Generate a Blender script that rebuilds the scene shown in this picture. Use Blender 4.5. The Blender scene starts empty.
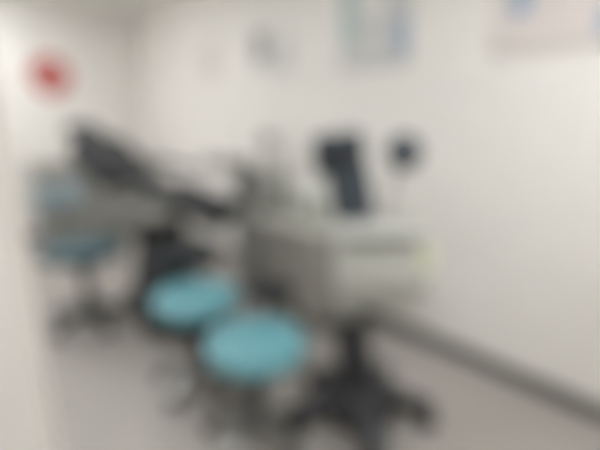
import bpy, bmesh, math, random
from mathutils import Vector, Matrix

random.seed(4)
C = bpy.context.scene.collection
SC = bpy.context.scene
PI = math.pi

# ------------------------------------------------------------------ materials
def lin(c):
    c = c / 255.0
    return c / 12.92 if c <= 0.04045 else ((c + 0.055) / 1.055) ** 2.4

def mat(name, rgb, rough=0.5, metal=0.0, noise=0.0, scale=30.0, bump=0.0, coat=0.0, spec=0.5):
    m = bpy.data.materials.new(name)
    m.use_nodes = True
    nt = m.node_tree
    b = nt.nodes['Principled BSDF']
    col = tuple(lin(v) for v in rgb)
    b.inputs['Base Color'].default_value = (*col, 1)
    b.inputs['Roughness'].default_value = rough
    b.inputs['Metallic'].default_value = metal
    b.inputs['Coat Weight'].default_value = coat
    b.inputs['Specular IOR Level'].default_value = spec
    if noise or bump:
        tc = nt.nodes.new('ShaderNodeTexCoord')
        n = nt.nodes.new('ShaderNodeTexNoise')
        n.inputs['Scale'].default_value = scale
        n.inputs['Detail'].default_value = 4
        nt.links.new(tc.outputs['Object'], n.inputs['Vector'])
        if noise:
            r = nt.nodes.new('ShaderNodeValToRGB')
            r.color_ramp.elements[0].position = 0.3
            r.color_ramp.elements[1].position = 0.7
            r.color_ramp.elements[0].color = (*[v * (1 - noise) for v in col], 1)
            r.color_ramp.elements[1].color = (*[min(1, v * (1 + noise)) for v in col], 1)
            nt.links.new(n.outputs['Fac'], r.inputs['Fac'])
            nt.links.new(r.outputs['Color'], b.inputs['Base Color'])
        if bump:
            bp = nt.nodes.new('ShaderNodeBump')
            bp.inputs['Strength'].default_value = bump
            bp.inputs['Distance'].default_value = 0.002
            nt.links.new(n.outputs['Fac'], bp.inputs['Height'])
            nt.links.new(bp.outputs['Normal'], b.inputs['Normal'])
    return m

def emit(name, rgb, strength):
    m = bpy.data.materials.new(name)
    m.use_nodes = True
    nt = m.node_tree
    nt.nodes.clear()
    o = nt.nodes.new('ShaderNodeOutputMaterial')
    e = nt.nodes.new('ShaderNodeEmission')
    e.inputs['Color'].default_value = (*rgb, 1)
    e.inputs['Strength'].default_value = strength
    nt.links.new(e.outputs[0], o.inputs[0])
    return m

M = dict(
    wall=mat('warm white wall paint', (226, 223, 217), 0.75, noise=0.015, scale=6, bump=0.08, spec=0.3),
    ceil=mat('ceiling paint', (238, 237, 233), 0.85, noise=0.02, scale=40, bump=0.1, spec=0.2),
    floor=mat('grey beige vinyl floor', (160, 155, 149), 0.45, noise=0.05, scale=90, spec=0.4),
    base=mat('dark grey skirting', (98, 98, 92), 0.5),
    trim=mat('off white painted wood', (228, 223, 216), 0.5),
    teal=mat('teal vinyl', (95, 149, 157), 0.42, noise=0.03, scale=12, bump=0.05),
    teal_shaded=mat('shaded teal vinyl', (55, 82, 88), 0.5, noise=0.03, scale=12, bump=0.05),  # teal of the other stools, darkened in colour to stand for shade
    paleblue=mat('pale grey blue vinyl', (150, 165, 170), 0.5),
    black=mat('black upholstery', (47, 49, 52), 0.5, noise=0.06, scale=25, bump=0.1),
    blackp=mat('black plastic', (42, 43, 46), 0.45),
    darkp=mat('charcoal plastic', (62, 66, 70), 0.45),
    slate=mat('blue black plastic', (56, 65, 73), 0.38),
    screen=mat('dark screen glass', (30, 38, 46), 0.12, coat=0.6),
    chrome=mat('satin steel', (150, 150, 147), 0.3, metal=0.9),
    shell=mat('light grey shell', (166, 165, 158), 0.4),
    white=mat('white appliance plastic', (196, 198, 190), 0.38),
    whiteb=mat('bright white casing', (186, 187, 179), 0.4),
    tray=mat('dull grey white plastic', (174, 175, 168), 0.45),
    midgrey=mat('mid grey laminate', (154, 151, 144), 0.5, noise=0.03, scale=20),
    unit=mat('grey unit casing', (142, 142, 136), 0.45),
    top=mat('pale worktop', (190, 190, 180), 0.4, noise=0.03, scale=60),
    red=mat('sign red', (178, 60, 56), 0.45),
    signw=mat('sign white', (226, 222, 216), 0.45),
    signk=mat('sign black', (40, 38, 38), 0.5),
    paper=mat('poster paper', (215, 213, 208), 0.5),
    pinkp=mat('pinkish paper', (216, 211, 206), 0.5),
    greyp=mat('grey poster print', (192, 192, 188), 0.5),
    tealp=mat('teal poster print', (158, 180, 180), 0.5),
    bluep=mat('blue poster print', (146, 164, 186), 0.5),
    warmp=mat('warm grey poster print', (207, 199, 194), 0.5),
    frame=mat('thin grey frame', (206, 203, 198), 0.4),
    yellow=mat('pale yellow green plastic', (208, 211, 176), 0.45),
    rubber=mat('dark rubber', (50, 50, 50), 0.7),
    knobg=mat('grey knob', (105, 106, 105), 0.4),
    lamp=emit('added light diffuser', (0.975, 0.98, 1.0), 16.3),  # glow of the added ceiling panels that brighten the room
    lampw=mat('lamp frame white', (225, 225, 225), 0.4),
    lens=mat('frosted lamp lens', (205, 208, 206), 0.25),
)

# ------------------------------------------------------------------ mesh helpers
def box(bm, cx, cy, cz, sx, sy, sz, bev=0.0, seg=2, mx=None):
    g = bmesh.ops.create_cube(bm, size=1.0)
    vs = g['verts']
    bmesh.ops.scale(bm, vec=(sx, sy, sz), verts=vs)
    if bev:
        es = list({e for v in vs for e in v.link_edges})
        r = bmesh.ops.bevel(bm, geom=es, offset=bev, segments=seg, profile=0.5, affect='EDGES')
        vs = list({v for f in r['faces'] for v in f.verts} | {v for v in vs if v.is_valid})
    T = Matrix.Translation((cx, cy, cz))
    if mx is not None:
        T = T @ mx
    bmesh.ops.transform(bm, matrix=T, verts=vs)
    return vs

def lathe(bm, prof, seg=32, mx=None):
    """prof: (radius, z) from bottom to top, radius 0 closes"""
    rings = []
    allv = []
    for r, z in prof:
        if r <= 1e-6:
            v = bm.verts.new((0, 0, z)); rings.append([v]); allv.append(v)
        else:
            ring = [bm.verts.new((r * math.cos(2 * PI * k / seg), r * math.sin(2 * PI * k / seg), z)) for k in range(seg)]
            rings.append(ring); allv += ring
    for a, b in zip(rings, rings[1:]):
        for k in range(seg):
            k2 = (k + 1) % seg
            if len(a) == 1 and len(b) > 1:
                bm.faces.new((a[0], b[k2], b[k]))
            elif len(b) == 1 and len(a) > 1:
                bm.faces.new((a[k], a[k2], b[0]))
            elif len(a) > 1:
                bm.faces.new((a[k], a[k2], b[k2], b[k]))
    if mx is not None:
        bmesh.ops.transform(bm, matrix=mx, verts=allv)
    return allv

def tube(bm, pts, r, seg=12, r2=None):
    pts = [Vector(p) for p in pts]
    n = len(pts)
    rings = []
    for i, p in enumerate(pts):
        d = (pts[min(i + 1, n - 1)] - pts[max(i - 1, 0)]).normalized()
        up = Vector((0, 0, 1)) if abs(d.z) < 0.95 else Vector((1, 0, 0))
        a = d.cross(up).normalized(); b = d.cross(a).normalized()
        rr = r if r2 is None else r + (r2 - r) * i / (n - 1)
        rings.append([bm.verts.new(p + rr * (math.cos(2 * PI * k / seg) * a + math.sin(2 * PI * k / seg) * b)) for k in range(seg)])
    for A, B in zip(rings, rings[1:]):
        for k in range(seg):
            bm.faces.new((A[k], A[(k + 1) % seg], B[(k + 1) % seg], B[k]))
    bm.faces.new(rings[0]); bm.faces.new(rings[-1])

def prism(bm, poly, x0, x1, bev=0.0, seg=3):
    """side outline (y, z) extruded from x0 to x1"""
    A = [bm.verts.new((x0, y, z)) for y, z in poly]
    B = [bm.verts.new((x1, y, z)) for y, z in poly]
    n = len(poly)
    fs = [bm.faces.new(A), bm.faces.new(B[::-1])]
    for k in range(n):
        fs.append(bm.faces.new((A[k], B[k], B[(k + 1) % n], A[(k + 1) % n])))
    if bev:
        es = list({e for f in fs for e in f.edges})
        bmesh.ops.bevel(bm, geom=es, offset=bev, segments=seg, profile=0.5, affect='EDGES')

def obj(name, bm, m, parent=None, smooth=True, loc=None):
    bmesh.ops.recalc_face_normals(bm, faces=bm.faces)
    me = bpy.data.meshes.new(name)
    bm.to_mesh(me); bm.free()
    me.materials.append(M[m] if isinstance(m, str) else m)
    if smooth:
        me.polygons.foreach_set('use_smooth', [True] * len(me.polygons))
        me.set_sharp_from_angle(angle=math.radians(40))
    o = bpy.data.objects.new(name, me)
    C.objects.link(o)
    if parent is not None:
        o.parent = parent
    if loc is not None:
        o.location = loc
    return o

def thing(name, label, cat, loc=(0, 0, 0), rz=0.0, group=None):
    o = bpy.data.objects.new(name, None)
    C.objects.link(o)
    o.empty_display_size = 0.1
    o.location = loc
    o.rotation_euler = (0, 0, rz)
    o['label'] = label; o['category'] = cat
    if group:
        o['group'] = group
    return o

def tag(o, label, cat, group=None):
    o['label'] = label; o['category'] = cat
    if group:
        o['group'] = group
    return o

def struct(name, bm, m):
    o = obj(name, bm, m, smooth=False)
    o['kind'] = 'structure'
    return o

def BM():
    return bmesh.new()

# ------------------------------------------------------------------ the room (metres)
WX, WY, LX, NY, HZ = 2.22, 5.53, -2.2, -1.8, 2.5     # long wall, end wall, other long wall, near wall, ceiling
T = 0.1
b = BM(); box(b, (WX + LX) / 2, (WY + NY) / 2, -0.05, WX - LX + 2 * T, WY - NY + 2 * T, 0.1); struct('floor', b, 'floor')
b = BM(); box(b, (WX + LX) / 2, (WY + NY) / 2, HZ + 0.05, WX - LX + 2 * T, WY - NY + 2 * T, 0.1); struct('ceiling', b, 'ceil')
b = BM(); box(b, WX + T / 2, (WY + NY) / 2, HZ / 2, T, WY - NY, HZ); struct('wall_right', b, 'wall')
b = BM(); box(b, (WX + LX) / 2, WY + T / 2, HZ / 2, WX - LX + 2 * T, T, HZ); struct('wall_end', b, 'wall')
b = BM(); box(b, LX - T / 2, (WY + NY) / 2, HZ / 2, T, WY - NY, HZ); struct('wall_left', b, 'wall')
b = BM(); box(b, (WX + LX) / 2, NY - T / 2, HZ / 2, WX - LX + 2 * T, T, HZ); struct('wall_near', b, 'wall')
# short return wall beside the doorway the picture is taken through
PXE = 0.18
b = BM(); box(b, (LX + PXE - 0.02) / 2, 1.36, HZ / 2, PXE - 0.02 - LX, 0.12, HZ); struct('wall_partition', b, 'wall')
b = BM(); box(b, PXE - 0.01, 1.36, HZ / 2, 0.02, 0.14, HZ, 0.004); struct('trim_1', b, 'trim')
b = BM(); box(b, WX - 0.009, (WY + NY) / 2, 0.045, 0.018, WY - NY, 0.09, 0.004); struct('baseboard_right', b, 'base')
b = BM(); box(b, (WX + LX) / 2 - 0.02, WY - 0.009, 0.045, WX - LX - 0.04, 0.018, 0.09, 0.004); struct('baseboard_end', b, 'base')

# ------------------------------------------------------------------ ceiling panels added out of view to even out the light
k = 0
for x, y in ((-0.5, -0.3), (1.2, 0.25), (1.2, -1.0), (0.35, 2.2), (0.72, 3.85), (-1.4, 4.7), (0.2, 4.85)):
    t = thing('added_ceiling_light', 'added square white ceiling light panel, out of view, brightening the room', 'ceiling light', (x, y, HZ), 0, 'added ceiling light panels')
    b = BM(); box(b, 0, 0, -0.008, 0.62, 0.62, 0.016, 0.003); obj('frame', b, 'lampw', t, smooth=False)
    b = BM(); box(b, 0, 0, -0.046, 0.56, 0.56, 0.06, 0.012); obj('diffuser', b, 'lamp', t, smooth=False)

# ------------------------------------------------------------------ no smoking sign on the end wall
SX, SZ, SR = 1.235, 1.775, 0.205
t = thing('prohibition_sign', 'round red no smoking sign high on the end wall', 'sign', (SX, WY, SZ))
RX = Matrix.Rotation(PI / 2, 4, 'X')         # disc axis to -Y
b = BM(); lathe(b, [(0, 0), (SR, 0), (SR, 0.004), (0, 0.004)], 48, RX); obj('sign_plate', b, 'signw', t)
b = BM(); lathe(b, [(SR * 0.50, 0.0042), (SR * 0.99, 0.0042), (SR * 0.99, 0.0065), (SR * 0.50, 0.0065), (SR * 0.50, 0.0042)], 48, RX); obj('ring', b, 'red', t)
b = BM(); box(b, 0, -0.0082, 0, 0.088, 0.002, SR * 1.16, 0, mx=Matrix.Rotation(-PI / 4, 4, 'Y')); obj('slash', b, 'red', t, smooth=False)
p = BM(); box(p, -0.02, -0.0053, -0.018, 0.13, 0.0018, 0.024); box(p, 0.066, -0.0053, -0.018, 0.02, 0.0018, 0.024)
for i in range(2):
    tube(p, [(0.066 + 0.014 * math.sin(q * 1.3) + 0.018 * i, -0.0055, 0.0 + q * 0.014) for q in range(5)], 0.004, 6)
obj('cigarette', p, 'signk', t)

# ------------------------------------------------------------------ posters on the long wall
def poster(name, label, y0, y1, z0, z1, paper, blocks, framed=False, lines=()):
    t = thing(name, label, 'poster', (WX + 0.001, (y0 + y1) / 2, z0), 0, 'posters along the long wall')
    w, h = y1 - y0, z1 - z0
    b = BM(); box(b, -0.0035, 0, h / 2, 0.007, w, h, 0.001); obj('sheet', b, paper, t, smooth=False)
    if framed:
        b = BM()
        for s in (-1, 1):
            box(b, -0.008, s * (w / 2 - 0.006), h / 2, 0.014, 0.012, h, 0.002)
        for q in (0.006, h - 0.006):
            box(b, -0.008, 0, q, 0.014, w - 0.024, 0.012, 0.002)
        obj('frame', b, 'frame', t, smooth=False)
    # u runs 0 (far end, picture left) .. 1 (near end), v 0 bottom .. 1 top
    for i, (u0, u1, v0, v1, m) in enumerate(blocks):
        b = BM(); box(b, -0.0078 - 0.0012 * i, w / 2 - w * (u0 + u1) / 2, h * (v0 + v1) / 2, 0.0015, w * (u1 - u0), h * (v1 - v0))
        obj('printed_panel', b, m, t, smooth=False)
    return t

poster('notice', 'small faint pinkish notice, smallest of the papers on the long wall', 3.66, 4.02, 1.66, 2.04, 'pinkp',
       [(0.1, 0.9, 0.78, 0.9, 'warmp'), (0.1, 0.9, 0.15, 0.7, 'warmp')])
poster('poster', 'small poster with a darker grey picture block on its left half', 2.64, 3.17, 1.66, 2.07, 'paper',
       [(0.04, 0.50, 0.22, 0.94, 'greyp'), (0.10, 0.42, 0.35, 0.85, 'unit'), (0.55, 0.95, 0.1, 0.62, 'greyp')])
poster('poster', 'tall grey poster with a teal edge strip, above the white cart', 1.60, 2.15, 1.655, 2.16, 'greyp',
       [(0.03, 0.22, 0.30, 0.96, 'tealp'), (0.3, 0.66, 0.62, 0.95, 'paper'), (0.3, 0.66, 0.08, 0.5, 'greyp'), (0.80, 0.95, 0.12, 0.55, 'bluep')])
poster('poster', 'wide warm grey framed poster with small blue patches, widest on the long wall', 0.38, 1.12, 1.665, 2.12, 'warmp',
       [(0.10, 0.22, 0.36, 0.9, 'bluep'), (0.28, 0.94, 0.5, 0.94, 'warmp'), (0.05, 0.6, 0.06, 0.2, 'warmp'), (0.60, 0.72, 0.10, 0.34, 'bluep')], True)

# ------------------------------------------------------------------ five-leg star base shared by stools and cart
def star_base(t, R, hub_r, z, leg_m, hub_m, a0, wheel_r=0.027, leg_w=0.021):
    b = BM(); lathe(b, [(0, z - 0.02), (hub_r, z - 0.02), (hub_r * 1.05, z + 0.01), (hub_r * 0.8, z + 0.045), (0, z + 0.045)], 24)
    obj('base_hub', b, hub_m, t)
    for i in range(5):
        a = a0 + i * 2 * PI / 5
        leg = BM()
        L = R - 0.01
        prof = [(hub_r * 0.6, z - 0.018), (hub_r * 0.6, z + 0.035), (L * 0.5, z + 0.022), (L, 2 * wheel_r + 0.028), (L + 0.012, 2 * wheel_r + 0.018), (L, 2 * wheel_r + 0.004), (L * 0.5, z - 0.016)]
        prism(leg, prof, -leg_w, leg_w, 0.006, 2)
        lo = obj('leg', leg, leg_m, t)
        lo.rotation_euler = (0, 0, a - PI / 2)
        c = BM()
        for s in (-1, 1):
            lathe(c, [(0, -0.010), (wheel_r * 0.8, -0.010), (wheel_r, -0.006), (wheel_r, 0.006), (wheel_r * 0.8, 0.010), (0, 0.010)], 18,
                  Matrix.Translation((s * 0.016, L - 0.012, wheel_r)) @ Matrix.Rotation(PI / 2, 4, 'Y'))
        tube(c, [(-0.016, L - 0.012, wheel_r), (0.016, L - 0.012, wheel_r)], 0.006, 8)
        tube(c, [(0, L - 0.004, wheel_r), (0, L, 2 * wheel_r + 0.02)], 0.008, 8)
        obj('caster', c, 'rubber', lo)

def stool(label, loc, rz, H, D, seat_m, leg_m='chrome', back=None, group='round teal stools', a0=0.3, R=0.24):
    t = thing('swivel_stool', label, 'stool', (*loc, 0), rz, group)
    star_base(t, R, 0.042, 0.085, leg_m, leg_m, a0)
    r = D / 2
    b = BM()
    lathe(b, [(0, H - 0.085), (r * 0.9, H - 0.085), (r * 0.97, H - 0.078), (r, H - 0.06), (r, H - 0.03), (r * 0.975, H - 0.012), (r * 0.9, H - 0.002), (r * 0.6, H), (0, H - 0.004)], 48)
    s = obj('seat', b, seat_m, t)
    b = BM()
    lathe(b, [(r * 0.999, H - 0.053), (r + 0.005, H - 0.049), (r + 0.005, H - 0.043), (r * 0.999, H - 0.039)], 48)
    obj('piping', b, seat_m, s)
    b = BM(); lathe(b, [(0, H - 0.105), (r * 0.55, H - 0.105), (r * 0.72, H - 0.0855), (0, H - 0.0855)], 32); obj('seat_plate', b, 'blackp', t)
    b = BM(); lathe(b, [(0, 0.12), (0.034, 0.12), (0.030, H - 0.22), (0, H - 0.22)], 20)
    lathe(b, [(0, H - 0.22), (0.02, H - 0.22), (0.02, H - 0.105), (0, H - 0.105)], 16)
    obj('gas_lift', b, 'blackp', t)
    b = BM(); box(b, 0, 0, H - 0.14, 0.13, 0.13, 0.075, 0.015); obj('mechanism', b, 'blackp', t)
    b = BM(); tube(b, [(0.05, -0.02, H - 0.13), (0.14, -0.04, H - 0.135), (r * 0.95, -0.05, H - 0.14)], 0.006, 8); obj('height_lever', b, 'blackp', t)
    if back:
        bm_, zb, hb, wb = back
        b = BM(); tube(b, [(0, r * 0.35, H - 0.115), (0, r * 0.9, H - 0.12), (0, r + 0.055, H - 0.08), (0, r + 0.075, H + zb)], 0.011, 10)
        obj('backrest_bar', b, 'blackp', t)
        b = BM()
        n, R0 = 12, r + 0.05
        ang = wb / R0
        ring = []
        for j in range(n + 1):
            a = PI / 2 - ang / 2 + ang * j / n
            e = math.sin(PI * j / n) ** 0.35 if 0 < j < n else 0.25
            hh = hb * (0.55 + 0.45 * e)
            row = []
            for rr, zz in ((R0, -0.5), (R0 + 0.035, -0.5), (R0 + 0.045, 0), (R0 + 0.035, 0.5), (R0, 0.5), (R0 - 0.008, 0)):
                row.append(b.verts.new((rr * math.cos(a), rr * math.sin(a), H + zb + zz * hh)))
            ring.append(row)
        for A, B in zip(ring, ring[1:]):
            for q in range(6):
                b.faces.new((A[q], A[(q + 1) % 6], B[(q + 1) % 6], B[q]))
        b.faces.new(ring[0]); b.faces.new(ring[-1][::-1])
        o = obj('backrest', b, bm_, t)
        sd = o.modifiers.new('soft', 'SUBSURF'); sd.levels = 1; sd.render_levels = 2
    return t

stool('bright teal round stool, closest to the viewer of the teal stools', (0.955, 1.385), -0.85, 0.49, 0.42, 'teal', back=('blackp', 0.09, 0.11, 0.22), a0=0.64)
stool('teal round stool with wide black backrest, touching the front stool in view', (0.955, 1.91), -0.30, 0.52, 0.425, 'teal', back=('black', 0.10, 0.18, 0.36), a0=0.1)
stool('teal stool, seat coloured darker for shade, with pale grey-blue backrest, by the wall end', (0.73, 3.02), 0.1, 0.575, 0.52, 'teal_shaded', leg_m='darkp', back=('paleblue', 0.26, 0.20, 0.34), a0=3.47, R=0.28)

# ------------------------------------------------------------------ reclined treatment chair (long axis local +Y towards the foot)
TC = (1.33, 2.86)
ux, uy = 0.57, -0.82
t = thing('treatment_chair', 'black padded reclining treatment chair with grey shell on a black base', 'treatment chair', (*TC, 0), math.atan2(uy, ux) - PI / 2)
W2 = 0.25
def slab(p0, p1, thick, w, bev, name, m, parent, dx=0.0):
    """cushion along p0->p1 (y,z) in the side plane, thickness below the line"""
    d = (Vector(p1) - Vector(p0)).normalized(); nn = Vector((d.y, -d.x)) * thick
    poly = [p0, p1, tuple(Vector(p1) + nn), tuple(Vector(p0) + nn)]
    bb = BM(); prism(bb, poly, -w + dx, w + dx, bev, 3)
    return obj(name, bb, m, parent)
slab((-0.72, 1.34), (-0.58, 1.24), 0.09, 0.13, 0.028, 'headrest', 'black', t)
bb = BM(); tube(bb, [(0, -0.64, 1.21), (0, -0.52, 1.12)], 0.016, 8); obj('headrest_bar', bb, 'chrome', t)
slab((-0.57, 1.25), (-0.29, 0.985), 0.16, W2, 0.045, 'backrest', 'black', t)
slab((-0.55, 1.04), (-0.34, 0.85), 0.04, W2 * 0.9, 0.018, 'back_shell', 'shell', t)
slab((-0.25, 0.895), (0.02, 0.865), 0.06, W2, 0.03, 'seat', 'black', t)
slab((-0.25, 0.84), (0.05, 0.80), 0.12, W2 * 1.02, 0.03, 'seat_shell', 'shell', t)
slab((-0.02, 0.93), (0.44, 0.765), 0.115, W2 * 0.85, 0.04, 'leg_rest', 'black', t)
slab((0.02, 0.795), (0.40, 0.655), 0.035, W2 * 0.75, 0.012, 'leg_shell', 'shell', t)
for s in (-1, 1):
    ar = BM()
    prism(ar, [(-0.30, 1.05), (0.0, 0.995), (0.0, 0.965), (-0.30, 1.015)], s * 0.31 - 0.03, s * 0.31 + 0.03, 0.012, 2)
    ao = obj('armrest', ar, 'black', t)
    pb = BM(); tube(pb, [(s * 0.31, -0.10, 1.01), (s * 0.31, -0.09, 0.82), (s * 0.22, -0.07, 0.76)], 0.014, 8); obj('armrest_post', pb, 'shell', ao)
bb = BM(); prism(bb, [(-0.34, 0.15), (-0.04, 0.15), (0.03, 0.73), (-0.22, 0.73)], -0.13, 0.13, 0.03, 3); obj('lift_column', bb, 'blackp', t)
bb = BM(); prism(bb, [(-0.42, 0.0), (0.36, 0.0), (0.36, 0.06), (0.15, 0.16), (-0.3, 0.16), (-0.42, 0.07)], -0.16, 0.16, 0.02, 2); obj('base', bb, 'blackp', t)

# black foot stool cushion block next to it: lower pump housing in front of the chair
t = thing('pump_box', 'black floor box with sloping lid below the treatment chair', 'equipment box', (1.14, 2.46, 0), math.atan2(uy, ux) - PI / 2)
bb = BM(); prism(bb, [(-0.24, 0.02), (0.15, 0.02), (0.15, 0.28), (0.08, 0.34), (-0.16, 0.52), (-0.24, 0.50)], -0.13, 0.13, 0.025, 3); obj('housing', bb, 'blackp', t)
for sx in (-0.1, 0.1):
    for sy in (-0.2, 0.11):
        f = BM(); lathe(f, [(0, 0), (0.022, 0), (0.022, 0.021), (0, 0.021)], 12, Matrix.Translation((sx, sy, 0))); obj('foot', f, 'rubber', t)
bb = BM(); tube(bb, [(-0.05, -0.1, 0.475), (-0.05, -0.09, 0.515), (0.05, -0.09, 0.515), (0.05, -0.1, 0.475)], 0.008, 8); obj('carry_handle', bb, 'darkp', t)

# ------------------------------------------------------------------ grey cabinet against the long wall
CY0, CY1, CX0 = 1.84, 2.50, 1.79
t = thing('base_cabinet', 'mid grey low cabinet with three drawers against the long wall', 'cabinet', (CX0, (CY0 + CY1) / 2, 0))
cw = CY1 - CY0; cd = 2.19 - CX0
bb = BM(); box(bb, cd / 2 + 0.02, 0, 0.04, cd - 0.06, cw - 0.04, 0.08); obj('plinth', bb, 'base', t, smooth=False)
bb = BM(); box(bb, cd / 2 + 0.01, 0, 0.37, cd - 0.02, cw, 0.58, 0.004); obj('body', bb, 'midgrey', t, smooth=False)
for i, (z0, z1) in enumerate(((0.09, 0.33), (0.335, 0.50), (0.505, 0.655))):
    d = BM(); box(d, 0.009, 0, (z0 + z1) / 2, 0.018, cw - 0.01, z1 - z0 - 0.006, 0.003); do = obj('drawer', d, 'midgrey', t, smooth=False)
    hd = BM(); zc = z1 - 0.05
    tube(hd, [(0.0, -0.08, zc), (-0.025, -0.08, zc), (-0.025, 0.08, zc), (0.0, 0.08, zc)], 0.006, 8); obj('handle', hd, 'chrome', do)
w = BM(); box(w, 1.975, (CY0 + CY1) / 2, 0.675, 0.45, cw + 0.03, 0.03, 0.006)
tag(obj('worktop', w, 'top'), 'pale worktop slab over the grey low cabinet', 'worktop')

# grey sideboard along the end wall
t = thing('sideboard', 'long grey sideboard with flat doors along the end wall below the sign', 'sideboard', (1.50, 5.29, 0))
bb = BM(); box(bb, 0, 0.0, 0.04, 1.14, 0.40, 0.08); obj('plinth', bb, 'base', t, smooth=False)
bb = BM(); box(bb, 0, 0.01, 0.47, 1.2, 0.42, 0.78, 0.004); obj('body', bb, 'unit', t, smooth=False)
bb = BM(); box(bb, 0, 0, 0.875, 1.22, 0.44, 0.03, 0.006); obj('cabinet_top', bb, 'shell', t, smooth=False)
for i in range(3):
    dx = -0.4 + 0.4 * i
    d = BM(); box(d, dx, -0.209, 0.47, 0.39, 0.018, 0.75, 0.003); do = obj('door', d, 'unit', t, smooth=False)
    hd = BM(); tube(hd, [(dx + 0.14, -0.217, 0.70), (dx + 0.14, -0.24, 0.70), (dx + 0.14, -0.24, 0.80), (dx + 0.14, -0.217, 0.80)], 0.006, 8); obj('handle', hd, 'chrome', do)

# white tabletop steriliser standing on the worktop
t = thing('steriliser', 'small white box steriliser with grey round door on the worktop', 'steriliser', (2.02, 2.12, 0.69))
bb = BM(); box(bb, 0, 0, 0.12, 0.30, 0.34, 0.20, 0.02, 3); obj('casing', bb, 'white', t)
bb = BM(); lathe(bb, [(0, 0), (0.075, 0), (0.085, 0.008), (0.07, 0.02), (0, 0.024)], 28, Matrix.Translation((-0.15, 0.05, 0.115)) @ Matrix.Rotation(-PI / 2, 4, 'Y')); dd = obj('door', bb, 'shell', t)
bb = BM(); box(bb, -0.178, 0.05, 0.115, 0.014, 0.1, 0.016, 0.004); obj('handle', bb, 'darkp', dd)
bb = BM(); box(bb, -0.152, -0.115, 0.13, 0.008, 0.06, 0.12, 0.003); obj('control_panel', bb, 'unit', t)
for sx in (-0.11, 0.11):
    for sy in (-0.13, 0.13):
        f = BM(); lathe(f, [(0, 0), (0.014, 0), (0.014, 0.021), (0, 0.021)], 10, Matrix.Translation((sx, sy, 0))); obj('foot', f, 'rubber', t)

# ------------------------------------------------------------------ grey floor unit with lamp on a post, behind the chair's foot
UX, UY = 2.03, 2.79
t = thing('service_unit', 'grey upright service unit with white bowl beside the treatment chair', 'service unit', (UX, UY, 0), 0.1)
bb = BM(); prism(bb, [(-0.17, 0.0), (0.19, 0.0), (0.21, 0.55), (0.19, 0.98), (-0.12, 0.98), (-0.18, 0.6)], -0.14, 0.14, 0.035, 3); obj('body', bb, 'unit', t)
bb = BM(); lathe(bb, [(0.0, 0.0), (0.05, 0.0), (0.10, 0.04), (0.125, 0.09), (0.115, 0.09), (0.09, 0.05), (0.0, 0.015)], 32, Matrix.Translation((-0.13, -0.22, 0.80))); bo = obj('bowl', bb, 'white', t)
bb = BM(); tube(bb, [(-0.13, -0.22, 0.81), (-0.13, -0.20, 0.74), (-0.06, -0.10, 0.70)], 0.025, 10); obj('bowl_arm', bb, 'white', bo)
bb = BM(); tube(bb, [(-0.05, 0.12, 0.97), (-0.05, 0.12, 1.03), (-0.13, 0.14, 1.035), (-0.26, 0.10, 1.02)], 0.018, 10); ta = obj('tray_arm', bb, 'unit', t)
bb = BM(); box(bb, -0.30, 0.08, 1.03, 0.24, 0.34, 0.07, 0.015); obj('instrument_tray', bb, 'unit', ta)
bb = BM(); box(bb, -0.13, 0.03, 0.87, 0.03, 0.2, 0.13, 0.01); obj('control_panel', bb, 'darkp', t)
bb = BM(); tube(bb, [(0.05, 0.02, 0.96), (0.05, 0.02, 1.17), (0.04, 0.0, 1.22), (0.0, -0.05, 1.24), (-0.04, -0.10, 1.23)], 0.016, 10); po = obj('lamp_post', bb, 'shell', t)
bb = BM(); box(bb, -0.06, -0.13, 1.20, 0.12, 0.09, 0.10, 0.03, 3, Matrix.Rotation(0.4, 4, 'X')); obj('lamp_head', bb, 'unit', t)

# ------------------------------------------------------------------ rolling cart with black star base, white console, dark screen
KX, KY = 1.385, 1.175
RZ = -0.715
t = thing('equipment_cart', 'white rolling equipment cart with dark screen head on black five-legged base', 'cart', (KX, KY, 0), RZ)
star_base(t, 0.335, 0.11, 0.14, 'blackp', 'blackp', -0.22, 0.042, 0.055)
bb = BM(); lathe(bb, [(0, 0.05), (0.16, 0.05), (0.17, 0.075), (0.14, 0.13), (0.10, 0.18), (0, 0.18)], 28); tube(bb, [(0, 0, 0.15), (-0.02, 0, 0.26), (-0.055, 0, 0.52)], 0.085, 24, 0.078); obj('column', bb, 'blackp', t)
bb = BM(); lathe(bb, [(0, 0.52), (0.045, 0.52), (0.045, 0.64), (0.09, 0.67), (0, 0.67)], 24, Matrix.Translation((-0.055, 0, 0))); obj('upper_column', bb, 'shell', t)
bb = BM(); prism(bb, [(-0.13, 0.62), (0.15, 0.60), (0.18, 0.72), (0.18, 0.92), (-0.16, 0.90), (-0.18, 0.76)], -0.12, 0.20, 0.018, 3); cb = obj('console', bb, 'whiteb', t)
bb = BM(); box(bb, 0.11, -0.165, 0.74, 0.24, 0.012, 0.09, 0.004); obj('drawer_front', bb, 'shell', cb)
bb = BM(); prism(bb, [(-0.19, 0.925), (0.18, 0.935), (0.18, 0.96), (-0.19, 0.95)], -0.14, 0.22, 0.010, 2); tr = obj('work_tray', bb, 'tray', t)
bb = BM(); tube(bb, [(-0.08, -0.18, 0.94), (-0.08, -0.225, 0.95), (0.19, -0.225, 0.95), (0.19, -0.18, 0.94)], 0.011, 10); obj('push_handle', bb, 'shell', t)
bb = BM(); box(bb, 0.24, -0.06, 0.76, 0.10, 0.11, 0.012, 0.003); obj('side_shelf', bb, 'white', t)
bb = BM(); tube(bb, [(-0.03, 0.09, 0.94), (-0.035, 0.09, 1.08), (-0.09, 0.09, 1.26)], 0.024, 12); obj('screen_post', bb, 'slate', t)
bb = BM(); box(bb, -0.060, 0.06, 1.065, 0.175, 0.11, 0.22, 0.03, 3, Matrix.Rotation(-0.20, 4, 'Y')); obj('control_pod', bb, 'slate', t)
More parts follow.
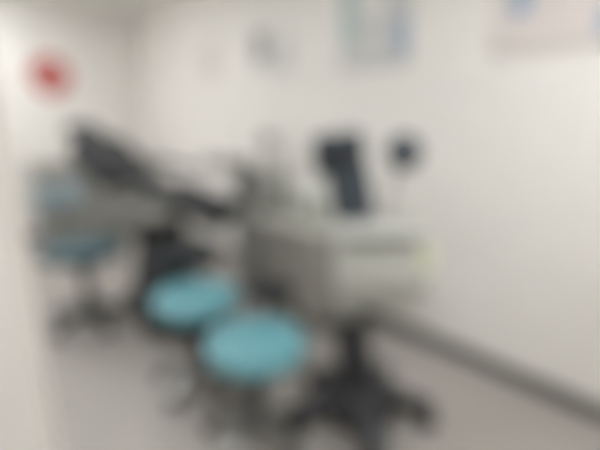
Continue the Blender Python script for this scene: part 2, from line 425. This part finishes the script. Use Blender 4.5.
bb = BM(); box(bb, -0.115, 0.05, 1.232, 0.21, 0.10, 0.17, 0.025, 3, Matrix.Rotation(-0.12, 4, 'Y')); sh = obj('screen_housing', bb, 'slate', t)
bb = BM(); box(bb, -0.115, -0.002, 1.232, 0.15, 0.006, 0.12, 0.002, 1, Matrix.Rotation(-0.12, 4, 'Y')); obj('screen', bb, 'screen', sh)
bb = BM(); tube(bb, [(0.08, 0.11, 0.95), (0.12, 0.12, 1.05), (0.14, 0.11, 1.14), (0.15, 0.09, 1.21)], 0.012, 10); obj('gooseneck', bb, 'shell', t)
LM = Matrix.Translation((0.155, 0.06, 1.235)) @ Matrix.Rotation(PI / 2 - 0.25, 4, 'X')
bb = BM(); lathe(bb, [(0, -0.05), (0.04, -0.05), (0.07, -0.02), (0.078, 0.02), (0.06, 0.045), (0, 0.05)], 28, LM); lh = obj('lamp_head', bb, 'darkp', t)
bb = BM(); lathe(bb, [(0, 0.049), (0.04, 0.047), (0.036, 0.053), (0, 0.055)], 24, LM); obj('lens', bb, 'slate', lh)

# pale yellow bin standing on the cart's side shelf
R = Matrix.Rotation(RZ, 4, 'Z') @ Vector((0.243, -0.06, 0))
t = thing('sharps_bin', 'little pale yellow-green bin standing on the side shelf of the cart', 'bin', (KX + R.x, KY + R.y, 0.7665), RZ)
bb = BM(); lathe(bb, [(0, 0), (0.032, 0), (0.038, 0.07), (0, 0.07)], 24); obj('body', bb, 'yellow', t)
bb = BM(); lathe(bb, [(0, 0.071), (0.041, 0.071), (0.041, 0.082), (0.02, 0.088), (0, 0.088)], 24); obj('lid', bb, 'yellow', t)

# ------------------------------------------------------------------ light, camera, view
wd = bpy.data.worlds.new('World'); SC.world = wd
wd.use_nodes = True
wd.node_tree.nodes['Background'].inputs['Color'].default_value = (0.9, 0.92, 1, 1)
wd.node_tree.nodes['Background'].inputs['Strength'].default_value = 0.3

F_PX, PITCH, YAW = 440.0, 14.4, 40.94
cd_ = bpy.data.cameras.new('camera')
cd_.sensor_fit = 'HORIZONTAL'; cd_.sensor_width = 36.0
cd_.lens = F_PX / 600 * 36
cd_.clip_start = 0.02; cd_.clip_end = 50
cam = bpy.data.objects.new('camera', cd_)
C.objects.link(cam)
cam.location = (0, 0, 1.4)
cam.rotation_euler = (math.radians(90 - PITCH), 0, math.radians(-YAW))
SC.camera = cam
# the picture is far out of focus: the lens is focused a hand's breadth away
SOFT = True
cd_.dof.use_dof = SOFT
cd_.dof.focus_distance = 0.25
cd_.dof.aperture_fstop = cd_.lens / 20.5

SC.view_settings.view_transform = 'Standard'
SC.view_settings.look = 'None'
SC.view_settings.gamma = 1.0
SC.view_settings.use_curve_mapping = False
SC.view_settings.exposure = 0.0
SC.cycles.use_denoising = True
SC.cycles.max_bounces = 8
